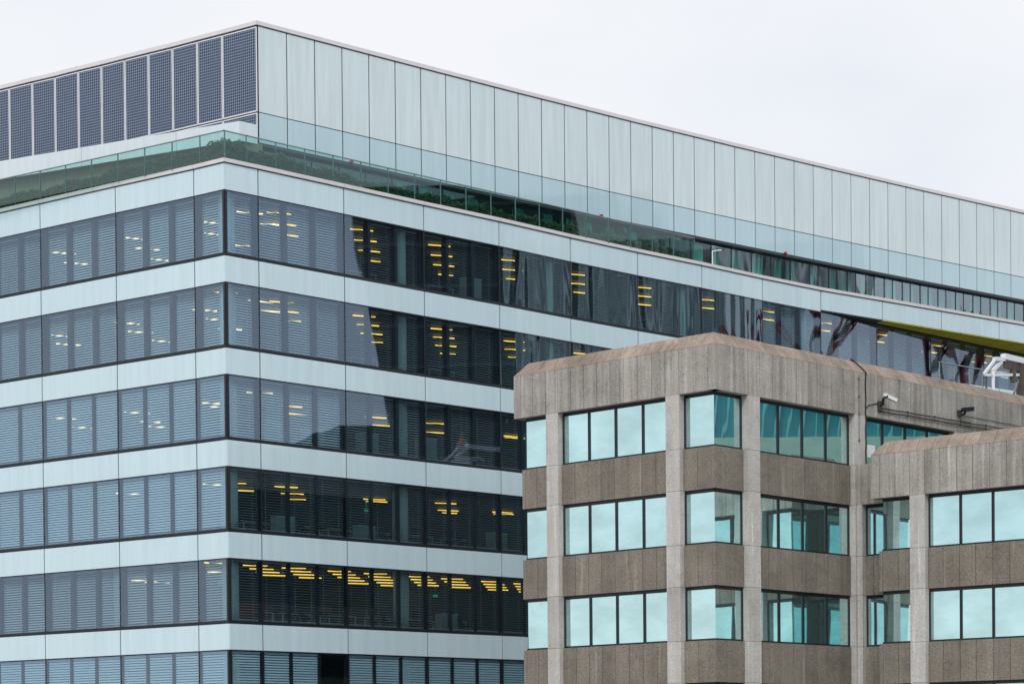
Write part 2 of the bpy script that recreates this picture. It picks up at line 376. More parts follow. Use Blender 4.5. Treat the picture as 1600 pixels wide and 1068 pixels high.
for side, i, fs, fw in bays:
    for k in range(6):
        zt = T0 - FH * k; zb = zt - DB; zn = T0 - FH * (k + 1)
        if not shown(side, i, k): continue
        # ---- spandrel
        mb = MB()
        zlow = zb + (.10 if (side == 'R' and i >= 9 and k == 0) else 0)
        fs.box(mb, J, fs.L - J, zlow, zt - .02, -.04, 0)
        mb.build('spandrel_panel', 'spandrel', gb)
        # ---- window: pane, frame, mullions, blinds
        L = fw.L
        mb = MB(); fw.box(mb, .03, L - .03, zn + .13, zb - .05, -.035, -.015)
        win = mb.build('window', 'pane_wavy' if side == 'R' and 4 <= i <= 7 else 'pane', gb)
        mb = MB()
        fw.box(mb, 0, L, zb - .05, zb + .002, -.20, -.012)  # black head frame, doubling as the painted shadow of the recess
        fw.box(mb, 0, L, zn, zn + .13, -.16, -.012)
        fw.box(mb, -.028, .028, zn + .13, zb - .05, -.13, -.008)
        mb.build('frame', 'frame', win)
        mb = MB(); fw.box(mb, .03, L - .03, zn + .13, zn + .165, -.30, -.17); mb.build('sill', 'sill', win)
        n = 1 if i == 0 else 3
        pw = L / n
        st = [blind_style(side, i, k, j) for j in range(n)]; wv = random.uniform(-.09, .09)
        dpt = st[0][1]
        for j in range(n + 1):
            mb = MB(); x = j * pw
            wd = .075 if j not in (0, n) else .10
            if i == 0 and j == 0:
                fw.box(mb, 0, .05, zn + .13, zb - .05, -.16, -.06); mb.build('mullion', 'mullion', win); continue
            fw.box(mb, x - wd, x + wd, zn + .13, zb - .05, -dpt - .09, -.15 if dpt > .2 else -.06)
            mb.build('mullion', 'mullion', win)
        for j in range(n):
            tl, dp, mm = st[j]; tl += wv * (1 if side == 'L' else .4)
            if side == 'R' and k == 5 and i == 1 and j == 2: continue
            if side == 'R' and k == 2 and i in (1, 2): tl += .12
            zl = zn + .16
            if side == 'R' and k == 3 and i >= 1: tl += .05
            make_blind(fw, j * pw + .09, (j + 1) * pw - .09, zl, zb - .06, -dp, tl + random.uniform(-.05, .05), mm, win, w=.074 if (side == 'L' and k in (2, 3)) or k == 5 else .085)

# joint lines behind the cladding, coping, slabs
for side, i, fs, fw in bays:
    for k in range(9):
        zt = T0 - FH * k; zb = zt - DB
        if zb < -ZC: break
        mb = MB(); fs.box(mb, 0, fs.L, zb + .02, zt - .03, -.12, -.045); mb.build('backing', 'joint', gb)
for side, i, fs, fw in bays:
    for k in range(8):
        if k < 6 and shown(side, i, k): continue
        zt = T0 - FH * k; zb = zt - DB; zn = max(T0 - FH * (k + 1), -ZC)
        mb = MB(); fs.box(mb, J, fs.L - J, zb, zt - .02, -.04, 0); mb.build('lower_spandrel_panel', 'spandrel', gb)
        mb = MB(); fw.box(mb, .03, fw.L - .03, zn + .13, zb - .05, -.035, -.015); win = mb.build('lower_window', 'pane', gb)
        for j in range(4):
            mb = MB(); fw.box(mb, max(0, j * fw.L / 3 - .05), min(fw.L, j * fw.L / 3 + .05), zn, zb, -.3, -.05); mb.build('mullion', 'mullion', win)
        mb = MB(); fw.box(mb, 0, fw.L, zb - .05, zb + .002, -.04, -.012); fw.box(mb, 0, fw.L, zn, zn + .13, -.04, -.012); fw.box(mb, -.02, .02, zn, zb, -.045, -.008); mb.build('frame', 'frame', win)  # black head strip again carries the painted recess shadow
        if side == 'L' and k < 6:
            tl, dp, mm = blind_style(side, i, k, 0)
            for j in range(3): make_blind(fw, j * fw.L / 3 + .09, (j + 1) * fw.L / 3 - .09, zn + .16, zb - .06, -dp, tl, mm, win)

outer = [U[8], U[7], U[6], U[5], U[4], U[3], U[2], U[1], V[0]] + V[1:15]
def inset_poly(pts, d):
    """offset an open chain to the inside (towards INS)"""
    fs = [outward(Face(a, b), INS) for a, b in zip(pts[:-1], pts[1:])]
    res = [fs[0].p - fs[0].n * d]
    for a, b in zip(fs[:-1], fs[1:]):
        if abs(a.u.x * b.u.y - a.u.y * b.u.x) < .02: res.append(b.p - (a.n + b.n).normalized() * d)
        else: res.append(line_isect(a.p - a.n * d, a.u, b.p - b.n * d, b.u))
    res.append(fs[-1].q - fs[-1].n * d); return res
BACK = [(20, 168), (-30, 128)]
chainQ = [U[8], U[7], U[6], U[5], U[4], U[3], U[2], U[1]] + V[:10] + Qn[:5]
slab_in = [tuple(p) for p in inset_poly(chainQ, .55)] + [(18, 160), (-30, 126)]
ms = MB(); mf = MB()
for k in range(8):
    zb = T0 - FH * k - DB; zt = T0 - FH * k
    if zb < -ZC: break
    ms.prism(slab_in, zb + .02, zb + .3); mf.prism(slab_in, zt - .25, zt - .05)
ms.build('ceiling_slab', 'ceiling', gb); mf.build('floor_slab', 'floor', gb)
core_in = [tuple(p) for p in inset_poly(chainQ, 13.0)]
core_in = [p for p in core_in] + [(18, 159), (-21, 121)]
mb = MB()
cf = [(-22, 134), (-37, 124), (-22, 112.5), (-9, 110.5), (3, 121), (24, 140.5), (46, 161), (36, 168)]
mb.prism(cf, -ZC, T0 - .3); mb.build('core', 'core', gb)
# round columns behind the glass
for i, q in ((0, .92), (2, .93), (4, .93), (6, .93), (8, .93)):
    f = right[i]
    for k in range(6):
        if not shown('R', i, k): continue
        x, y, _ = f.pt(f.L * q - (.55 if i else .95), 0, -.82)
        mb = MB(); n = 20; r = .36
        z0 = T0 - FH * (k + 1) - .05; z1 = T0 - FH * k - DB + .02
        mb.prism([(x + r * cos(2 * pi * a / n), y + r * sin(2 * pi * a / n)) for a in range(n)], z0, z1)
        mb.build('column', 'column', gb, True)
f = left[2]
x, y, _ = f.pt(.9, 0, -1.0)
mb = MB(); mb.prism([(x + .36 * cos(2 * pi * a / 20), y + .36 * sin(2 * pi * a / 20)) for a in range(20)], T0 - FH * 5 - .05, T0 - FH * 4 - DB); mb.build('column', 'column', gb)
# red low wall inside storey 4, left side and corner
mb = MB()
zf = T0 - FH * 5
for i in range(4): left[i].box(mb, .1, left[i].L - .1, zf, zf + .95, -2.3, -2.2)
right[0].box(mb, .3, right[0].L, zf, zf + .95, -2.3, -2.2)
mb.build('red_partition', 'red', gb)
# soffit under the bulging corner of the terrace
mb = MB(); poly = [V[9], V[10], V[11], V[12], V[13], V[14], Qn[4], Qn[3], Qn[2], Qn[1], Qn[0]]
poly = [tuple(Vector(p)) for p in poly]
def shrink(p, q, d): p = Vector(p); q = Vector(q); return tuple(p + (q - p).normalized() * d)
inner = [V[9]] + Qn
for a in range(5):
    mb = MB(); o1, o2 = V[9 + a], V[10 + a]; i1, i2 = inner[a], inner[a + 1]
    n = 3
    for t in range(n):
        A = Vector(o1).lerp(Vector(o2), t / n); B = Vector(o1).lerp(Vector(o2), (t + 1) / n - .012)
        Cc = Vector(i1).lerp(Vector(i2), (t + 1) / n - .012); D = Vector(i1).lerp(Vector(i2), t / n)
        mb.prism([tuple(A), tuple(B), tuple(Cc), tuple(D)], T0 - DB + .035, T0 - DB + .075)
    mb.build('soffit', 'purple' if a == 0 else 'yellow', gb)
# coping round the terrace edge
mb = MB()
ci = inset_poly(outer, -.07); co = inset_poly(outer, .55)
for a in range(len(ci) - 1):
    p0, p1 = Vector(ci[a]), Vector(ci[a + 1]); q0, q1 = Vector(co[a]), Vector(co[a + 1])
    mb.prism([tuple(p0.lerp(p1, .002)), tuple(p0.lerp(p1, .998)), tuple(q0.lerp(q1, .998)), tuple(q0.lerp(q1, .002))], T0 + .03, T0 + .19)
mb.build('coping', 'coping', gb)
mb = MB(); mb.prism([tuple(p) for p in inset_poly(outer, .56)] + BACK, T0 - .3, T0 + .12); mb.build('terrace', 'terrace', gb)

# ---- set-back top storey
wf = [outward(Face(W[i], W[i + 1]), INS) for i in range(len(W) - 1)]
xf = [outward(Face(WX[i], WX[i + 1]), (-5, 118)) for i in range(len(WX) - 1)]
for i, f in enumerate(wf):
    mb = MB(); f.box(mb, .032 if i else .09, f.L - .032, RM + .02, RT - .03, -.04, 0); mb.build('roof_panel', 'roof_up', gb)
    mb = MB(); f.box(mb, .032 if i else .09, f.L - .032, RB + .08, RM - .02, -.04, 0); mb.build('lower_roof_panel', 'roof_low', gb)
mb = MB()
for f in wf: f.box(mb, 0, f.L, RB, RT, -.2, -.045)
for f in xf: f.box(mb, 0, f.L, RB, RT, -.2, -.045)
mb.build('roof_backing', 'joint', gb)
mb = MB()
for f in wf: f.box(mb, 0, f.L, RB - .05, RB + .07, -.9, -.02)
mb.build('soffit_strip', 'purple', gb)
for i, f in enumerate(xf):
    for z0, z1 in ((RM + .03, RT - .05), (RB + .2, RM - .03)):
        if z1 < RM and i > 3: continue
        mb = MB(); f.box(mb, .06, f.L - .06, z0 + .05, z1 - .05, -.03, -.005)
        sp = mb.build('solar_panel', 'solar', gb)
        mb = MB()
        f.box(mb, .02, .06, z0, z1, -.035, .01); f.box(mb, f.L - .06, f.L - .02, z0, z1, -.035, .01)
        f.box(mb, .06, f.L - .06, z0, z0 + .05, -.035, .01); f.box(mb, .06, f.L - .06, z1 - .05, z1, -.035, .01)
        mb.build('frame', 'white_metal', sp)
mb = MB()
for f in wf[::3]: pass
top = [WX[-1]] + WX[::-1][1:] + W[1:]
tc_o = inset_poly(top, -.06); tc_i = inset_poly(top, .5)
for a in range(len(tc_o) - 1):
    mb.prism([tuple(tc_o[a].lerp(tc_o[a + 1], .001)), tuple(tc_o[a].lerp(tc_o[a + 1], .999)), tuple(tc_i[a + 1]), tuple(tc_i[a])], RT + .02, RT + .20)
mb.build('roof_coping', 'roof_coping', gb)
mb = MB(); mb.prism([tuple(p) for p in inset_poly(top, .3)] + [(36, 158), (-28, 124)], RB + .1, RT - .02); mb.build('roof_block', 'core', gb)
# white parapet volume in front of the solar panels
cw = Vector((-11.34, 100.88)); dw = Vector((-.888, .46)).normalized()
ends = [cw + dw * t for t in (0, 3.45, 8.8, 15.5, 22, 28)]
mb = MB()
for a, b in zip(ends[:-1], ends[1:]):
    f = outward(Face(a, b), (-5, 118)); f.box(mb, .012, f.L - .012, 28.02, 28.88, -.12, 0)
f = outward(Face(cw, W[0]), INS); f.box(mb, .012, f.L - .02, 28.02, 28.88, -.12, 0)
mb.build('white_parapet', 'white_clad', gb)
mb = MB(); mb.prism([tuple(cw + dw * .06 + Vector((.1, .1))), tuple(ends[-1] + Vector((.1, .15))), tuple(ends[-1] + Vector((2, 3))), tuple(W0 + Vector((-.1, .2)))], 28.06, 28.84)
mb.build('parapet_backing', 'joint', gb)
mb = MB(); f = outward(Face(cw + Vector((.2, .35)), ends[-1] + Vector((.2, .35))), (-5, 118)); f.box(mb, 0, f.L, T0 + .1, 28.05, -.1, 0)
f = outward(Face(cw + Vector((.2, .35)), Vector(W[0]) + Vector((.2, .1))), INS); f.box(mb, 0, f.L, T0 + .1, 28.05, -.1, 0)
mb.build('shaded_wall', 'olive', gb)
# ribbon windows under the top storey
mc = MB()
random.seed(11)
for i, f in enumerate(wf):
    mb = MB(); f.box(mb, .02, f.L - .02, T0 + .12, RB - .13, -.34, -.32)
    rw = mb.build('ribbon_window', 'ribbon' if i < 19 else 'ribbon_sky', gb)
    mb = MB(); f.box(mb, -.03, .03, T0 + .12, RB - .13, -.42, -.30)
    mb.build('mullion', 'frame', rw)
    if i >= 24:
        mb = MB(); f.box(mb, f.L * .45 - .02, f.L * .45 + .02, T0 + .12, RB - .13, -.42, -.30); mb.build('mullion', 'frame', rw)
    if random.random() < .75:
        a = random.uniform(0, .5) * f.L; b = min(f.L, a + random.uniform(.35, .9))
        mb = MB(); n = 8
        for q in range(n):
            x0 = a + (b - a) * q / n; x1 = a + (b - a) * (q + 1) / n; dd = .05 * (q % 2)
            f.box(mb, x0, x1, T0 + .12 + random.uniform(0, .03), RB - .15, -.75 - dd, -.70 - dd)
        mb.build('curtain', 'curtain', rw)
fb0 = MB()
for f in wf: f.box(fb0, 0, f.L, T0 + .12, RB - .1, -6.1, -6.0)
fb0.build('ribbon_back_wall', 'core', gb)

# ================================================================ balustrade and hedge on the terrace
bal = empty('glass_balustrade', (V[0][0], V[0][1], T0 + .19))
tag(bal, 'green tinted glass balustrade with thin metal posts along the terrace edge', 'balustrade')
bz0, bz1 = T0 + .19, T0 + 1.38
lch = Face(U[0], (-22.66, 103.55)); lch = outward(lch, INS)
rch = outward(Face(V[0], V[8]), INS)
mr = MB()
def posts(f, s_list, dist):
    for a, b in zip(s_list[:-1], s_list[1:]):
        mb = MB(); f.box(mb, a + .02, b - .02, bz0, bz1 - .03, dist - .008, dist + .008); mb.build('glass_panel', 'balustrade', bal)
    for a in s_list:
        mb = MB(); f.box(mb, a - .011, a + .011, bz0 - .05, bz1 - .01, dist - .03, dist + .03); mb.build('post', 'post_metal', bal)
    f.box(mr, s_list[0], s_list[-1], bz1 - .03, bz1 + .01, dist - .03, dist + .03)
posts(lch, [0.0] + [1.40 + 1.60 * k for k in range(20)], -.06)
posts(rch, [1.22 + 1.585 * k for k in range(19)], -.06)
rch.box(mr, 0, 1.3, bz1 - .03, bz1 + .01, -.09, -.03)
mb = MB(); rch.box(mb, .04, 1.20, bz0, bz1 - .03, -.068, -.052); mb.build('glass_panel', 'balustrade', bal)
mr.build('top_rail', 'grey_metal', bal)
mb = MB(); p0 = rch.pt(31.2, T0 + .2, -.1); mb.tube([p0, (p0[0], p0[1], p0[2] + .72), (p0[0] + .5, p0[1] + .4, p0[2] + .86)], .03); mb.build('end_rail', 'white_metal', bal)

def hedge(name, f, s0, s1, d, width, hfun, label, dens):
    mb = MB(); k = 24
    for q in range(k):
        a, b = s0 + (s1 - s0) * q / k, s0 + (s1 - s0) * (q + 1) / k
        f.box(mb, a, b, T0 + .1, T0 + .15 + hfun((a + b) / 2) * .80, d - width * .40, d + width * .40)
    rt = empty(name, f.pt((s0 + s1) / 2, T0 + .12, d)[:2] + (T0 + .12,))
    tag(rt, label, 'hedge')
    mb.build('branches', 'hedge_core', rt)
    ml = MB(); rnd = random.Random(3)
    n = int((s1 - s0) * dens)
    for _ in range(n):
        s = rnd.uniform(s0 - .12, s1 + .1)
        hh = hfun(s) * (.9 + .12 * sin(s * 2.1) + .08 * sin(s * 5.3 + 1) + .05 * sin(s * 11))
        if rnd.random() < .5: dd = width * .5 + rnd.uniform(-.10, .06); zz = rnd.uniform(0, hh)
        else: dd = rnd.uniform(-width * .5, width * .5); zz = hh + rnd.uniform(-.14, .05)
        p = Vector(f.pt(s, T0 + .15 + zz, d + dd)); r = rnd.uniform(.03, .065)
        a = Vector((rnd.gauss(0, 1), rnd.gauss(0, 1), rnd.gauss(0, 1))).normalized(); b = a.orthogonal().normalized()
        c = a.cross(b)
        ml.quad([p + b * r, p + c * r * .6, p - b * r, p - c * r * .6])
    ml.build('foliage', 'hedge', rt)
hedge('hedge', lch, .55, 31, -1.0, .9, lambda s: max(.62, 1.0 - .035 * s), 'clipped green hedge behind the balustrade, on the side below the solar panels', 1300)
hedge('hedge', rch, .45, 29.5, -1.0, .9, lambda s: max(.66, 1.10 - .055 * s), 'long clipped green hedge behind the balustrade in front of the dark ribbon windows', 1000)

# ================================================================ things inside the glass building
storey_word = ['top', 'second', 'third', 'fourth', 'fifth']
bayw = ['corner bay', 'first wide bay', 'second wide bay', 'third wide bay', 'fourth wide bay', 'fifth wide bay', 'sixth wide bay', 'seventh wide bay',
        'eighth wide bay', 'ninth wide bay', 'tenth wide bay', 'eleventh wide bay', 'twelfth wide bay', 'thirteenth wide bay']
e1 = Vector((cos(radians(24)), sin(radians(24)), 0))
def lamp_mesh(L, m, name):
    mb = MB(); mb.bar(-e1 * L / 2, e1 * L / 2, .07, .04)
    me = bpy.data.meshes.new(name); me.from_pydata(mb.v, [], mb.f); me.materials.append(M[m]); return me
LM = {('R'): lamp_mesh(1.1, 'lamp', 'ceiling_light'), ('S'): lamp_mesh(.8, 'lamp', 'ceiling_light'), ('L'): lamp_mesh(1.2, 'lamp_white', 'ceiling_light')}
def ceiling_light(me, x, y, k, label, group):
    o = bpy.data.objects.new('ceiling_light', me); sc.collection.objects.link(o)
    o.location = (x, y, T0 - FH * k - DB - .10 + ZC); tag(o, label, 'ceiling light', group)
ordw = ['nearest', 'second nearest', 'third nearest', 'fourth nearest', 'fifth nearest', 'sixth nearest', 'seventh nearest']
random.seed(5)
plan = {0: {1: 3, 2: 4, 3: 4, 4: 3, 5: 3, 6: 3, 7: 2, 8: 2, 9: 2, 10: 2, 11: 2, 12: 2}, 1: {0: 1, 1: 3, 2: 4, 3: 4, 4: 3, 5: 2},
        2: {1: 2, 2: 2, 3: 2, 4: 2}, 3: {0: 2, 1: 3, 2: 2, 3: 3, 4: 2}, 4: {0: 1, 1: 4, 2: 5, 3: 4, 4: 4}}
for k, row in plan.items():
  for grp in ((0, 1) if k == 4 else (0,)):
    for i, n in row.items():
        if grp and i == 0: continue
        f = right[i] if i < 9 else wallQ[i - 9]
        off = {0: .42, 1: .44, 2: .40, 3: .38, 4: .30}[k] + (.0 if k in (0, 1, 4) else random.uniform(-.12, .12))
        if k == 4: off = (.10, .55)[grp]
        for j in range(n):
            start = 1.6 if k in (0, 1, 4) else 4.5 + random.uniform(0, 2)
            x, y, _ = f.pt(f.L * off, 0, -1.2)
            y += (start - 1.2) + j * (1.7 if k == 4 else 2.1); x += j * (.10 if k == 4 else .05)
            ceiling_light(LM['S'] if (n > 2 and k < 4 and j == n - 1) else LM['R'], x, y, k,
                          f'yellow strip light, {storey_word[k]} window row, {bayw[i]} {"right of corner" if k < 4 else "rightwards"}, {"" if k < 4 else ("left group ", "right group ")[grp]}{ordw[j]} glass',
                          'yellow ceiling strips of the long facade')
planL = {0: {0: 2, 1: 3, 2: 3, 3: 2}, 1: {0: 2, 1: 3, 2: 3, 3: 2}, 2: {0: 1, 1: 2, 2: 3, 3: 2}, 3: {1: 1, 2: 1}, 4: {1: 1, 2: 2}}
for k, row in planL.items():
    for i, n in row.items():
        f = left[i]
        for j in range(n):
            x, y, _ = f.pt(f.L * .35, 0, -2.2)
            x += j * .35 + random.uniform(-.3, .3) ; y += 1.6 + j * 2.2 + (random.uniform(0, 2) if k > 1 else 0)
            ceiling_light(LM['L'], x, y, k,
                          f'cream strip light, {storey_word[k]} window row, {bayw[i]} left of corner, {ordw[j]} the glass',
                          'ceiling strips of the left facade')

def make_desk(loc, ang, label):
    r = empty('desk', loc); r.rotation_euler = (0, 0, 0)
    tag(r, label, 'desk', 'office desks behind the glass')
    u = Vector((cos(ang), sin(ang), 0)); v = Vector((-sin(ang), cos(ang), 0)); o = r.location
    mb = MB(); mb.bar(o + Vector((0, 0, .73)) - u * .8, o + Vector((0, 0, .73)) + u * .8, .7, .03)
    # oriented top
    mb = MB(); P = [o + u * a + v * b + Vector((0, 0, z)) for z in (.71, .745) for a, b in ((-.8, -.38), (.8, -.38), (.8, .38), (-.8, .38))]; mb.hexa(P)
    mb.build('desk_top', 'desk', r)
    for s in (-1, 1):
        mb = MB()
        for t in (-1, 1): mb.bar(o + u * .76 * s + v * .33 * t, o + u * .76 * s + v * .33 * t + Vector((0, 0, .71)), .05)
        mb.bar(o + u * .76 * s - v * .33 + Vector((0, 0, .03)), o + u * .76 * s + v * .33 + Vector((0, 0, .03)), .05)
        mb.build('leg', 'desk', r)
    mb = MB(); c = o + Vector((0, 0, .78)); P = [c + u * a + v * b + Vector((0, 0, z)) for z in (.08, .42) for a, b in ((-.27, -.02), (.27, -.02), (.27, .02), (-.27, .02))]; mb.hexa(P)
    mb.bar(c + Vector((0, 0, -.03)), c + Vector((0, 0, .1)), .05)
    mb.build('monitor', 'chair', r)
def make_chair(loc, ang, label):
    r = empty('office_chair', loc); tag(r, label, 'chair', 'office chairs behind the glass')
    u = Vector((cos(ang), sin(ang), 0)); v = Vector((-sin(ang), cos(ang), 0)); o = r.location
    mb = MB(); P = [o + u * a + v * b + Vector((0, 0, z)) for z in (.44, .52) for a, b in ((-.24, -.24), (.24, -.24), (.24, .24), (-.24, .24))]; mb.hexa(P); mb.build('seat', 'chair', r)
    mb = MB(); P = [o + u * a + v * (b + (z - .55) * .2) + Vector((0, 0, z)) for z in (.58, 1.02) for a, b in ((-.21, .22), (.21, .22), (.21, .27), (-.21, .27))]; mb.hexa(P); mb.build('backrest', 'chair', r)
    mb = MB(); mb.bar(o + Vector((0, 0, .08)), o + Vector((0, 0, .44)), .05)
    for a in range(5): mb.bar(o + Vector((0, 0, .1)), o + Vector((.27 * cos(a * 1.257), .27 * sin(a * 1.257), .04)), .04)
    mb.bar(o + v * .24 + Vector((0, 0, .48)), o + v * .26 + Vector((0, 0, .6)), .04)
    mb.build('base', 'grey_metal', r)
desk_n = 0
for k in (3, 4):
    for i in (1, 2, 3):
        f = right[i]
        for q, s in enumerate((.22, .66)):
            x, y, _ = f.pt(f.L * s, 0, -2.0); z = T0 - FH * (k + 1) - .05
            side = 'left' if q == 0 else 'right'
            make_desk((x, y, z), math.atan2(f.u.y, f.u.x), f'white desk with dark monitor, {storey_word[k]} window row, {side} half of {bayw[i]}')
            x, y, _ = f.pt(f.L * s + .2, 0, -1.1 if q else -2.9)
            make_chair((x, y, z), math.atan2(f.u.y, f.u.x) + .4 * q, f'dark office chair, {storey_word[k]} window row, at {side} desk of {bayw[i]}')
for k, i, nn in ((0, 2, 'first'), (0, 3, 'second'), (1, 3, 'third'), (1, 2, 'fourth')):
    f = right[i]; x, y, _ = f.pt(f.L * .45, 0, -1.6); z = T0 - FH * (k + 1) - .05
    make_desk((x, y, z), math.atan2(f.u.y, f.u.x), f'white desk with dark monitor in the {storey_word[k]} window row, {bayw[i]}')
def make_cabinet(loc, ang, h, label):
    r = empty('storage_cabinet', loc); tag(r, label, 'cabinet', 'storage cabinets behind the glass')
    u = Vector((cos(ang), sin(ang), 0)); v = Vector((-sin(ang), cos(ang), 0)); o = r.location
    def bx(a0, a1, b0, b1, z0, z1, name, m):
        mb = MB(); mb.hexa([o + u * a + v * b + Vector((0, 0, z)) for z in (z0, z1) for a, b in ((a0, b0), (a1, b0), (a1, b1), (a0, b1))]); mb.build(name, m, r)
    bx(-.5, .5, -.22, .22, 0, h, 'carcass', 'desk')
    for q in (-1, 1): bx(min(.01 * q, .48 * q), max(.01 * q, .48 * q), -.245, -.225, .05, h - .04, 'door', 'cab_door')
    bx(-.52, .52, -.26, .24, h + .004, h + .03, 'top', 'desk')
for k, i, s_, h, lb in ((2, 1, .30, 1.25, 'left half of first wide bay'), (2, 1, .78, 1.1, 'right half of first wide bay'), (2, 2, .45, 1.2, 'second wide bay'), (2, 3, .2, 1.3, 'third wide bay'),
                       (3, 1, .42, 1.0, 'first wide bay'), (3, 2, .40, .9, 'second wide bay'), (3, 4, .15, 1.1, 'fourth wide bay'), (4, 3, .45, 1.0, 'third wide bay'), (0, 3, .82, 1.3, 'third wide bay')):
    f = right[i]; x, y, _ = f.pt(f.L * s_, 0, -1.1)
    make_cabinet((x, y, T0 - FH * (k + 1) - .05), math.atan2(f.u.y, f.u.x), h, f'pale low storage cabinet, {storey_word[k]} window row, {lb}')
for k, i, s, lb in ((4, 1, .38, 'glowing green exit sign in the fifth window row left of the middle'), (4, 4, .16, 'glowing green exit sign in the fifth window row beside the concrete building'),
                    (3, 3, .2, 'small glowing green exit sign in the fourth window row')):
    f = right[i]; x, y, _ = f.pt(f.L * s, 0, -5.5); z = T0 - FH * k - DB - .55
    mb = MB(); mb.bar((x - .12, y, z + ZC), (x + .12, y, z + ZC), .02, .12)
    mb.bar((x, y, z + ZC + .08), (x, y, z + ZC + .5), .02)
    tag(mb.build('exit_sign', 'exit'), lb, 'exit sign')

# small red warning lamps on the lower edge of the top storey
for idx, (i, s, lb) in enumerate(((3, .3, 'small red warning lamp below the roof cladding nearest the solar panels'), (13, .6, 'small red warning lamp below the roof cladding near the balustrade end'),
                                  (22, .5, 'small red warning lamp below the roof cladding above grey ribbon windows'))):
    f = wf[i]; mb = MB(); f.box(mb, f.L * s - .10, f.L * s + .05, RB + .05, RB + .15, .01, .12)
    f.box(mb, f.L * s - .02, f.L * s + .03, RB, RB + .12, -.02, .10)
    tag(mb.build('warning_lamp', plain('red lamp glass', (.45, .02, .03), .4)), lb, 'lamp', 'red warning lamps')

# ================================================================ CONCRETE OFFICE BUILDING
F, H0, S0, FC = 15.563, 13.889, 11.85, 3.6
o = Vector((8.107, 83.475)); a_ = Vector((-.73811, .67468)); b_ = Vector((.70313, .71106))
cb = empty('concrete_office_building', (o.x, o.y, -ZC))
tag(cb, 'brown and grey ribbed concrete office building with sloping copings and mirrored teal windows', 'building')
RG, RS = .34, .22
IN1 = tuple(o + a_ * 5 + b_ * 8)
fA = outward(Face(o, o + a_ * 10.03), IN1); fB = outward(Face(o, o + b_ * 30), IN1)
eA = o + a_ * 10.03
fE = outward(Face(eA, eA - fA.n * 14), IN1)
l0 = Vector((14.55, 87.75)); w_ = Vector((.777, -.629)).normalized()
IN2 = tuple(l0 + w_ * 4 + Vector((6, 8)))
fW = outward(Face(l0, l0 + w_ * 15), IN2)
fWE = outward(Face(l0, l0 - fW.n * 3), IN2)
c4 = o + b_ * 8.86
fC = outward(Face(c4, c4 + w_ * 3.2), tuple(c4 + Vector((3, 4))))
LEV = [(H0 - FC * k, S0 - FC * k) for k in range(6)]

def seg_panels(f, name, mt, s0, s1, z0, z1, d0, d1, joints, gap=.02, backing=True):
    mb = MB(); e = [s0] + [j for j in joints if s0 + .05 < j < s1 - .05] + [s1]
    for q, (p, r) in enumerate(zip(e[:-1], e[1:])):
        f.box(mb, p + (gap / 2 if q else 0), r - (gap / 2 if q < len(e) - 2 else 0), z0, z1, d0, d1)
    return mb.build(name, mt, cb)
def even(s0, s1, w=.66):
    n = max(1, round((s1 - s0) / w)); return [s0 + (s1 - s0) * q / n for q in range(1, n)]

def wing_cap(name, p, u, n, L, hip0, hip1, ztop, ins=.44, hgt=.54, tile=.66, mitre=None):
    """sloping coping: from the fascia's top edge inwards and up, cut into tiles"""
    mb = MB(); k = max(1, round(L / tile)); k = int(k)
    for q in range(k):
        s0, s1 = L * q / k + .008, L * (q + 1) / k - .008
        def topv(s):        # hips pull the ridge in at the ends; tiles lean
            return min(max(s, hip0), L - hip1)
        P = []
        for s, lev in ((s0, 0), (s1, 0), (s1, 1), (s0, 1)):
            if lev == 0: x = p + u * s; P.append((x.x, x.y, ztop + .012 + ZC))
            else: x = p + u * topv(s) - n * ins; P.append((x.x, x.y, ztop + hgt + ZC))
        Q = [(x[0] - n.x * .10, x[1] - n.y * .10, x[2] - .13) for x in P]
        if (P[1][0] - P[0][0]) * n.y - (P[1][1] - P[0][1]) * n.x > 0: P = P[::-1]; Q = Q[::-1]
        mb.hexa(Q + P)
    return mb.build(name, 'cap', cb)

def windows(f, s0, s1, z0, z1, n, first=True, last=True, head=.13):
    """one glazed opening: mirrored panes in a dark frame"""
    mb = MB(); pw = (s1 - s0) / n; mbf = MB()
    f.box(mb, s0, s1, z0 + .06, z1 - head, -RG - .03, -RG)
    w = mb.build('window', 'mirror', cb)
    f.box(mbf, s0, s1, z1 - head, z1, -RG - .10, -RG + .02)  # tall black head strip: frame plus the deep shadow painted in
    f.box(mbf, s0, s1, z0, z0 + .07, -RG - .06, -RG + .05)
    for q in range(n + 1):
        if (q == 0 and not first) or (q == n and not last): continue
        x = s0 + pw * q; wd = .045
        lo = x if q == 0 else x - wd; hi = x if q == n else x + wd
        f.box(mbf, lo, hi, z0 + .07, z1 - head, -RG - .04, -RG + .045)
    mbf.build('frame', 'frame', w)
    return w
def column(f, s0, s1, z1, zbot=-ZC):
    mb = MB(); cuts = sorted([z for H, S in LEV for z in (H, S) if zbot < z < z1 - .1], reverse=True)
    z = z1
    for c in cuts + [zbot]:
        f.box(mb, s0, s1, c + .006, z - .006, -.62, -.002); z = c
    mb.build('column', 'column_c', cb)

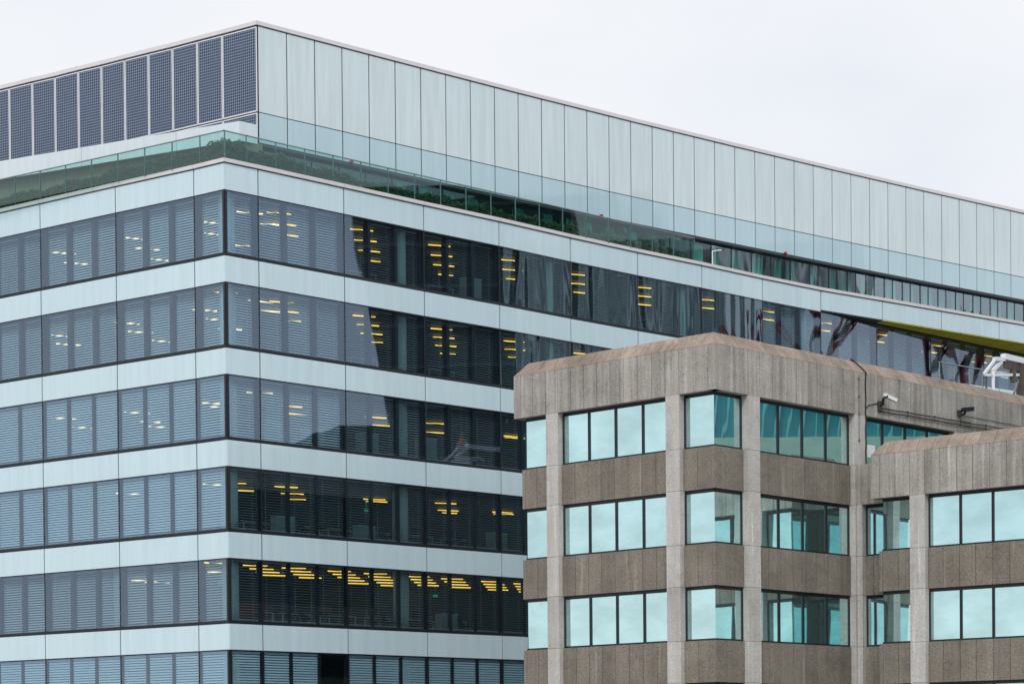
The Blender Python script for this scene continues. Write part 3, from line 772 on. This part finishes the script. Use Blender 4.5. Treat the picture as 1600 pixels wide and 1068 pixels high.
# --- main block, face A (towards the left)
gl = line_isect(fA.p - fA.n * RG, fA.u, fB.p - fB.n * RG, fB.u)       # glass corner
sp_ = line_isect(fA.p - fA.n * RS, fA.u, fB.p - fB.n * RS, fB.u)      # spandrel corner
aG = (gl - fA.p).dot(fA.u); bG = (gl - fB.p).dot(fB.u); aS = (sp_ - fA.p).dot(fA.u); bS = (sp_ - fB.p).dot(fB.u)
jA = [.36, 1.03, 1.70, 2.35, 3.01, 3.69, 4.37, 5.05, 5.72, 6.38, 7.05, 7.73, 8.34, 9.03, 9.66]
jB = [.84, 1.93, 2.65, 3.41, 4.17, 4.93, 5.69, 6.46, 7.22, 7.98, 8.74, 9.47, 10.3, 11.06, 11.82, 12.6, 13.35, 14.1, 14.85, 15.6, 16.33, 17.1, 17.9, 18.6, 19.4, 20.2, 21, 21.8, 22.5, 23.3, 24.1, 25]
seg_panels(fA, 'fascia', 'fascia', .0, 10.03, H0, F, -.40, 0, jA)
seg_panels(fB, 'fascia', 'fascia', .0, 9.44, H0, F, -.40, 0, jB)
seg_panels(fB, 'fascia', 'fascia', 9.47, 30, H0, F, -.40, 0, jB)
seg_panels(fE, 'fascia', 'fascia', .402, 14, H0, F, -.40, 0, even(0, 14))
for fc, L_, m0, m1 in ((fA, 10.03, .44, .44), (fB, 30, .44, 0)):
    pass
wing_cap('coping', fA.p, fA.u, fA.n, 10.03, .42, .42, F)
wing_cap('coping', fB.p, fB.u, fB.n, 9.45, .42, 0, F, tile=.76)
wing_cap('coping', fB.p + fB.u * 9.47, fB.u, fB.n, 20, 0, 0, F, tile=.56)
wing_cap('coping', fE.p, fE.u, fE.n, 14, .42, 0, F)
for ci_, (s0, s1) in enumerate(((1.70, 2.35), (7.73, 8.34))): column(fA, s0, s1, H0)
for s0, s1 in ((1.93, 2.65), (8.74, 9.47), (15.87, 16.62), (22.7, 23.4)): column(fB, s0, s1, H0)
for k, (H, S) in enumerate(LEV):
    windows(fA, aG, 1.70, S, H, 1, first=False)
    windows(fA, 2.35, 7.73, S, H, 4)
    windows(fA, 8.34, 10.03 - RG, S, H, 1, last=False)
    windows(fB, bG, 1.93, S, H, 1, first=False)
    windows(fB, 2.65, 8.74, S, H, 4)
    if k == 0:
        windows(fB, 9.47, 15.87, S, H, 4); windows(fB, 16.62, 22.7, S, H, 4)
    mb = MB(); fE.box(mb, RG, 13, S, H, -RG - .03, -RG); mb.build('end_window', 'tower', cb)
    if k < 5:
        z1, z0 = S, H - FC
        seg_panels(fA, 'spandrel', 'band', aS, 1.68, z0, z1, -.55, -RS, jA)
        seg_panels(fA, 'spandrel', 'band', 2.385, 7.73, z0, z1, -.55, -RS, jA)
        seg_panels(fA, 'spandrel', 'band', 8.375, 10.03 - RS, z0, z1, -.55, -RS, jA)
        seg_panels(fB, 'spandrel', 'band', bS, 1.90, z0, z1, -.55, -RS, jB)
        seg_panels(fB, 'spandrel', 'band', 2.65, 8.70, z0, z1, -.55, -RS, jB)
        seg_panels(fE, 'spandrel', 'band', RS + .333, 13, z0, z1, -.55, -RS, even(0, 13))
        if k == 0: seg_panels(fB, 'spandrel', 'band', 9.47, 30, z0, z1, -.55, -RS, jB)
# solid inside and flat roof
ca = line_isect(fA.p - fA.n * .58, fA.u, fB.p - fB.n * .58, fB.u)
cE = line_isect(fA.p - fA.n * .58, fA.u, fE.p - fE.n * .58, fE.u)
mb = MB(); mb.prism([tuple(ca), tuple(cE), tuple(cE - fA.n * 13), tuple(ca + b_ * 29 - fB.n * 9), tuple(ca + b_ * 29)], -ZC, F - .2); mb.build('core', 'roof', cb)
# soffit/side gaps come from real recesses; black head strips are painted shade

# --- low link facing left between the main block and the wing
HC, SC_ = LEV[1][0], S0
seg_panels(fC, 'link_fascia', 'fascia', .02, 3.1, HC, S0 + .02, -.40, 0, [.5, 1.35, 2.1])
column(fC, .0, .22, HC)
for k in range(1, 6):
    H, S = LEV[k]
    windows(fC, .22, 3.1, S, H, 2)
    if k < 5: seg_panels(fC, 'spandrel', 'band', .22, 3.1, H - FC, S, -.55, -RS, [.6, 1.3, 2.0])
# --- wing towards the viewer
FW = F - FC
jW = [.37, 1.05, 1.68, 2.33, 2.98, 3.68, 4.35, 5.05, 5.75, 6.41, 7.1, 7.71, 8.3, 9, 9.7, 10.4, 11, 11.7, 12.4, 13, 13.7, 14.4]
seg_panels(fW, 'wing_fascia', 'fascia', 0, 15, H0 - FC, FW, -.40, 0, jW)
seg_panels(fWE, 'wing_fascia', 'fascia', .402, 3, H0 - FC, FW, -.40, 0, [1, 2])
wing_cap('wing_coping', fW.p, fW.u, fW.n, 15, .42, 0, FW)
wing_cap('wing_coping', fWE.p, fWE.u, fWE.n, 3, .42, 0, FW)
for s0, s1 in ((1.68, 2.33), (7.71, 8.3), (13.7, 14.3)): column(fW, s0, s1, H0 - FC)
for k in range(1, 6):
    H, S = LEV[k]
    windows(fW, RG, 1.68, S, H, 1, first=False); windows(fW, 2.33, 7.71, S, H, 4); windows(fW, 8.3, 13.7, S, H, 4)
    windows(fWE, RG, 1.3, S, H, 1, first=False)
    if k < 5:
        seg_panels(fW, 'spandrel', 'band', RS, 1.68, H - FC, S, -.55, -RS, jW)
        seg_panels(fW, 'spandrel', 'band', 2.37, 7.71, H - FC, S, -.55, -RS, jW)
        seg_panels(fW, 'spandrel', 'band', 8.3, 13.7, H - FC, S, -.55, -RS, jW)
wi = line_isect(fW.p - fW.n * .58, fW.u, fWE.p - fWE.n * .58, fWE.u)
q1 = wi + fW.u * 14.3
mb = MB(); mb.prism([tuple(wi), tuple(q1), tuple(q1 - fW.n * 20), tuple(wi - fW.n * 1.0 + fW.u * .4)], -ZC, FW - .25); mb.build('wing_core', 'roof', cb)
lk = c4 - fC.n * .58 + fC.u * .3
mb = MB(); mb.prism([tuple(lk), tuple(lk + fC.u * 3), tuple(lk + fC.u * 3 - fC.n * 2), tuple(lk - fC.n * .2)], -ZC, S0 - .1); mb.build('link_core', 'roof', cb)

# --- things fixed to the concrete building
def pB(t, z, d=.0): return fB.pt(t, z, d)
cc = empty('security_camera', pB(10.35, 14.45, 0)[:2] + (14.45,)); tag(cc, 'white bullet security camera on a dark bracket on the upper concrete wall', 'security camera')
mb = MB()
A = Vector(pB(10.42, 14.80, .22)); Bv = Vector(pB(10.98, 14.60, .42)); mb.bar(A, Bv, .14, .12); mb.bar(A + Vector((0, 0, .07)), Bv + Vector((0, 0, .08)) + (Bv - A).normalized() * .05, .16, .016); mb.build('housing', 'white_metal', cc)
mb = MB(); mb.tube([pB(10.35, 14.35, .0), pB(10.35, 14.40, .22), pB(10.28, 14.6, .28), pB(10.55, 14.75, .30)], .05); mb.bar(pB(10.35, 14.16, .06), pB(10.35, 14.55, .06), .16, .12); mb.build('bracket', 'black', cc)
mb = MB(); mb.bar(pB(16.0, 14.78, .3), pB(16.55, 14.86, .42), .20, .17); mb.tube([pB(16.18, 14.6, 0), pB(16.18, 14.62, .25), pB(16.2, 14.75, .32)], .05); mb.bar(pB(16.1, 14.55, .05), pB(16.1, 14.8, .05), .2, .1)
tag(mb.build('floodlight', 'black'), 'small black floodlight fixed to the upper concrete wall right of the white camera', 'floodlight')
for z0, z1, t1, lb in ((14.30, 14.40, 22, 'upper of two black conduits running along the concrete wall from the camera'), (14.16, 14.24, 22, 'lower of two black conduits running along the concrete wall from the camera')):
    mb = MB(); pts = [pB(10.4 + (t1 - 10.4) * q / 12, z0 + (z1 - z0) * q / 12 - .015 * (q % 2), .06) for q in range(13)]; mb.tube(pts, .022, 6)
    for q in range(0, 13, 2): p = Vector(pts[q]); mb.bar(p - Vector((0, 0, .05)), p + Vector((0, 0, .05)), .04)
    tag(mb.build('conduit', 'black'), lb, 'conduit', 'conduits on the concrete wall')
mb = MB(); pts = [pB(16.25 + 6 * q / 8, 14.62 + .01 * (q % 2), .03) for q in range(9)]; mb.tube(pts, .012, 6)
tag(mb.build('cable', 'brown_metal'), 'thin rusty cable running right from the black floodlight', 'cable')
mb = MB(); pts = [pB(9.05, F + .58, -.42), pB(9.2, F + .50, -.34), pB(9.43, F + .06, .05)] + [pB(9.44 + .02 * sin(z * 7), z, .03) for z in [F - .1 - .3 * q for q in range(13)]]
mb.tube(pts, .028, 6); tag(mb.build('cable', 'black'), 'black cable dropping over the coping down the concrete expansion joint', 'cable')
mb = MB(); mb.tube([pB(9.46, 14.18, .03), pB(9.62, 14.32, .03), pB(10.2, 14.46, .03), pB(10.3, 14.4, .05)], .018, 6)
tag(mb.build('cable', 'black'), 'short black cable linking the expansion joint cable to the white camera', 'cable')
mb = MB(); mb.tube([pB(8.99, 15.45, .02), pB(8.99, 12.8, .02)], .010, 6)
for z in (15.3, 14.6, 13.9, 12.85): mb.bar(pB(8.99, z - .04, .03), pB(8.99, z + .04, .03), .06)
tag(mb.build('lightning_conductor', 'brown_metal'), 'thin vertical lightning conductor with clips on the pale concrete column', 'lightning conductor')
mb = MB(); fB.box(mb, 10.02, 10.56, S0 + .47, S0 + .98, -RG + .004, -RG + .016)
tag(mb.build('notice', 'paper'), 'blank white notice stuck in the upper mirrored window by the expansion joint', 'notice')

# roof gantry and rail
def g3(t, z, dd=0): p = fB.pt(t, z, -3 - dd); return p
gt = empty('roof_gantry', g3(24.5, F)[:2] + (F,)); tag(gt, 'white and grey window cleaning gantry standing on the concrete roof edge', 'gantry')
mb = MB(); mb.bar(g3(24.4, 18.48), g3(28.5, 18.45), .26, .26); mb.build('track_beam', 'white_metal', gt)
mb = MB(); mb.bar(g3(23.65, 18.28), g3(24.5, 18.36), .18, .18); mb.bar(g3(22.75, 17.45), g3(23.7, 18.22), .10, .12); mb.bar(g3(23.5, 17.7), g3(24.25, 18.25), .14, .16)
mb.bar(g3(23.55, 15.6), g3(23.55, 17.75), .13, .14); mb.bar(g3(22.85, 17.46), g3(25.75, 17.80), .11, .12); mb.bar(g3(23.7, 17.72, .2), g3(25.2, 17.86, .2), .09, .1)
mb.build('arm', 'white_metal', gt)
mb = MB(); mb.bar(g3(24.5, 18.12), g3(28.5, 18.10), .12, .3); mb.bar(g3(25.2, 18.15), g3(25.25, 17.4), .2, .2); mb.build('trolley', 'brown_metal', gt)
for pa, pb, wd_ in ((g3(25.85, 18.3), g3(25.82, 15.6), .26), (g3(23.0, 17.44), g3(23.0, 15.6), .07)):
    mb = MB(); mb.bar(pa, pb, wd_); mb.build('post', 'brown_metal', gt)
for pa, pb, wd_ in ((g3(25.3, 18.0), g3(25.62, 17.5), .07), (g3(25.7, 17.55), g3(25.3, 16.9), .09), (g3(26.1, 18.3), g3(26.1, 15.6), .08)):
    mb = MB(); mb.bar(pa, pb, wd_); mb.build('brace', 'grey_metal', gt)
mb = MB(); mb.tube([g3(19.2, 17.60), g3(22.8, 17.68)], .03)
for t in (19.25, 20.4, 21.6, 22.7): mb.tube([g3(t, 15.3), g3(t, 17.62)], .022)
tag(mb.build('roof_rail', 'grey_metal'), 'thin grey handrail on the concrete roof left of the gantry', 'handrail')

# ================================================================ what the windows mirror (stands to the right, outside the view)
tw = empty('leaning_tower', (125, 92, -ZC)); tag(tw, 'dark leaning glazed tower reflected in the long facade', 'building')
mb = MB()
x0, x1 = 118, 150
P = [(x0, 95.7, 0), (x1, 95.7, 0), (x1, 106, 0), (x0, 106, 0), (x0, 84.8, 66), (x1, 84.8, 66), (x1, 106, 66), (x0, 106, 66)]
mb.hexa(P); mb.build('wall', 'tower', tw)
mb = MB()
for z in range(4, 66, 4): mb.bar((x0 - .15, 95.7 - 10.9 * z / 66, z), (x0 - .15, 106, z), .3)
mb.build('floor_band', 'tower_line', tw)
pl = empty('pleated_block', (128, 115, -ZC)); tag(pl, 'grey pleated screen facade reflected as wavy stripes in the long facade', 'building')
mb = MB(); n = 24
for q in range(n):
    y0 = 106.2 + 17 * q / n; y1 = 106.2 + 17 * (q + 1) / n; d = .6 * (q % 2)
    mb.hexa([(x0 - d, y0, 0), (x1, y0, 0), (x1, y1, 0), (x0 - d, y1, 0), (x0 - d, y0, 60), (x1, y0, 60), (x1, y1, 60), (x0 - d, y1, 60)])
mb.build('wall', 'pleat', pl)
rnd = random.Random(4)
def crane(y0, ztop, wdt, label, ll):
    cr = empty('steel_crane', (80, y0, -ZC)); tag(cr, label, 'crane')
    mb = MB()
    for y in (-wdt, 0, wdt): mb.bar((80, y0 + y, 0), (80, y0 + y * .8, ztop), .8)
    for q in range(int(ztop / 3)):
        a = wdt if q % 2 else -wdt; mb.bar((80, y0 + a, q * 3), (80, y0 - a, q * 3 + 3), .4)
    mb.build('mast', 'crane', cr)
    mb = MB()
    def branch(p, d, L, r, n):
        q = p + d * L; mb.bar(p, q, r)
        if n == 0: return
        for _ in range(2):
            nd = (d + Vector((0, rnd.uniform(-.6, .6), rnd.uniform(-.1, .35)))).normalized(); branch(q, nd, L * .8, r * .75, n - 1)
    for y in (-wdt, 0, wdt): branch(Vector((80, y0 + y, ztop)), Vector((0, .10 * y, 1)).normalized(), ll, .55, 4)
    mb.build('struts', 'crane', cr)
crane(128, 35, 2.4, 'large oxblood red steel crane with branching struts, mirrored in the top window row', 3.2)
crane(138, 35, 1.5, 'slimmer oxblood red steel crane mirrored under the yellow soffit', 2.6)
hl = empty('domed_hall', (105, 100, -ZC)); tag(hl, 'dark low hall with rounded shoulder, mirrored along the third window row', 'building')
prof = [(78.5, 0), (78.5, 33), (79.5, 35.5), (81.5, 37.6), (84, 38.9), (87, 39.5), (112, 39.5), (122, 37.5), (130, 33), (130, 0)]
mb = MB(); n = len(prof)
mb.v = [(100, y, z) for y, z in prof] + [(114, y, z) for y, z in prof]
mb.f = [tuple(range(n))[::-1], tuple(range(n, 2 * n))] + [(i, (i + 1) % n, n + (i + 1) % n, n + i) for i in range(n)]; mb.uv = [[(0, 0)] * len(f) for f in mb.f]
mb.build('wall', 'lead', hl)
mo = empty('gilded_spire', (98, 94, -ZC)); tag(mo, 'pale stone spire with gilded crown, mirrored in the third window row', 'spire')
def stack(y, prof, name, m):
    mb = MB(); n = 10; k0 = 0
    for z, r in prof:
        mb.v += [(98 + r * cos(2 * pi * a / n), y + r * sin(2 * pi * a / n), z) for a in range(n)]
    for q in range(len(prof) - 1):
        for a in range(n): mb.f.append((q * n + a, q * n + (a + 1) % n, (q + 1) * n + (a + 1) % n, (q + 1) * n + a)); mb.uv.append([(0, 0)] * 4)
    mb.f.append(tuple(range(n))[::-1]); mb.uv.append([(0, 0)] * n)
    mb.f.append(tuple(range((len(prof) - 1) * n, len(prof) * n))); mb.uv.append([(0, 0)] * n)
    mb.build(name, m, mo)
stack(95.3, [(0, 1.2), (33, 1.2), (33.6, .9), (35.5, 1.0), (36.2, .65)], 'shaft', 'stone')
stack(95.3, [(36.2, .65), (36.7, .8), (37.3, .7), (37.9, .25), (38.6, .1)], 'crown', 'gold')
stack(95.3, [(38.6, .06), (41.2, .06)], 'finial', 'stone')
stack(95.1, [(41.2, .1), (41.7, .5), (42.4, .45), (43, .1)], 'flame', 'gold')

th = empty('unseen_pavilion', (29, 92, FW - .25)); tag(th, 'added unseen teal roof pavilion with pale base, mirrored in the upper concrete building windows', 'pavilion')  # unseen pavilion added to give the concrete windows a teal reflection
zb_, zm_, zt_ = FW - .25 + ZC, 14.9 + ZC, 17.4 + ZC
def blk(x0, x1, y0, y1, z0, z1):
    mb = MB(); mb.hexa([(x0, y0, z0), (x1, y0, z0), (x1, y1, z0), (x0, y1, z0), (x0, y0, z1), (x1, y0, z1), (x1, y1, z1), (x0, y1, z1)]); return mb
blk(27, 33, 85.5, 100, zb_, zm_).build('base', 'pale_wall', th)  # pale base coloured to mirror like the lit wing roof
blk(27.2, 32.8, 85.7, 99.8, zm_, zt_).build('glazing', 'teal_wall', th)
for q in range(24):
    mb = MB(); y = 85.9 + .58 * q; mb.bar((27.12, y, zm_), (27.12, y + .3, zt_), .07); mb.build('pale_streak', 'teal_streak', th)  # slanted bars added as pale streaks in the mirrored teal
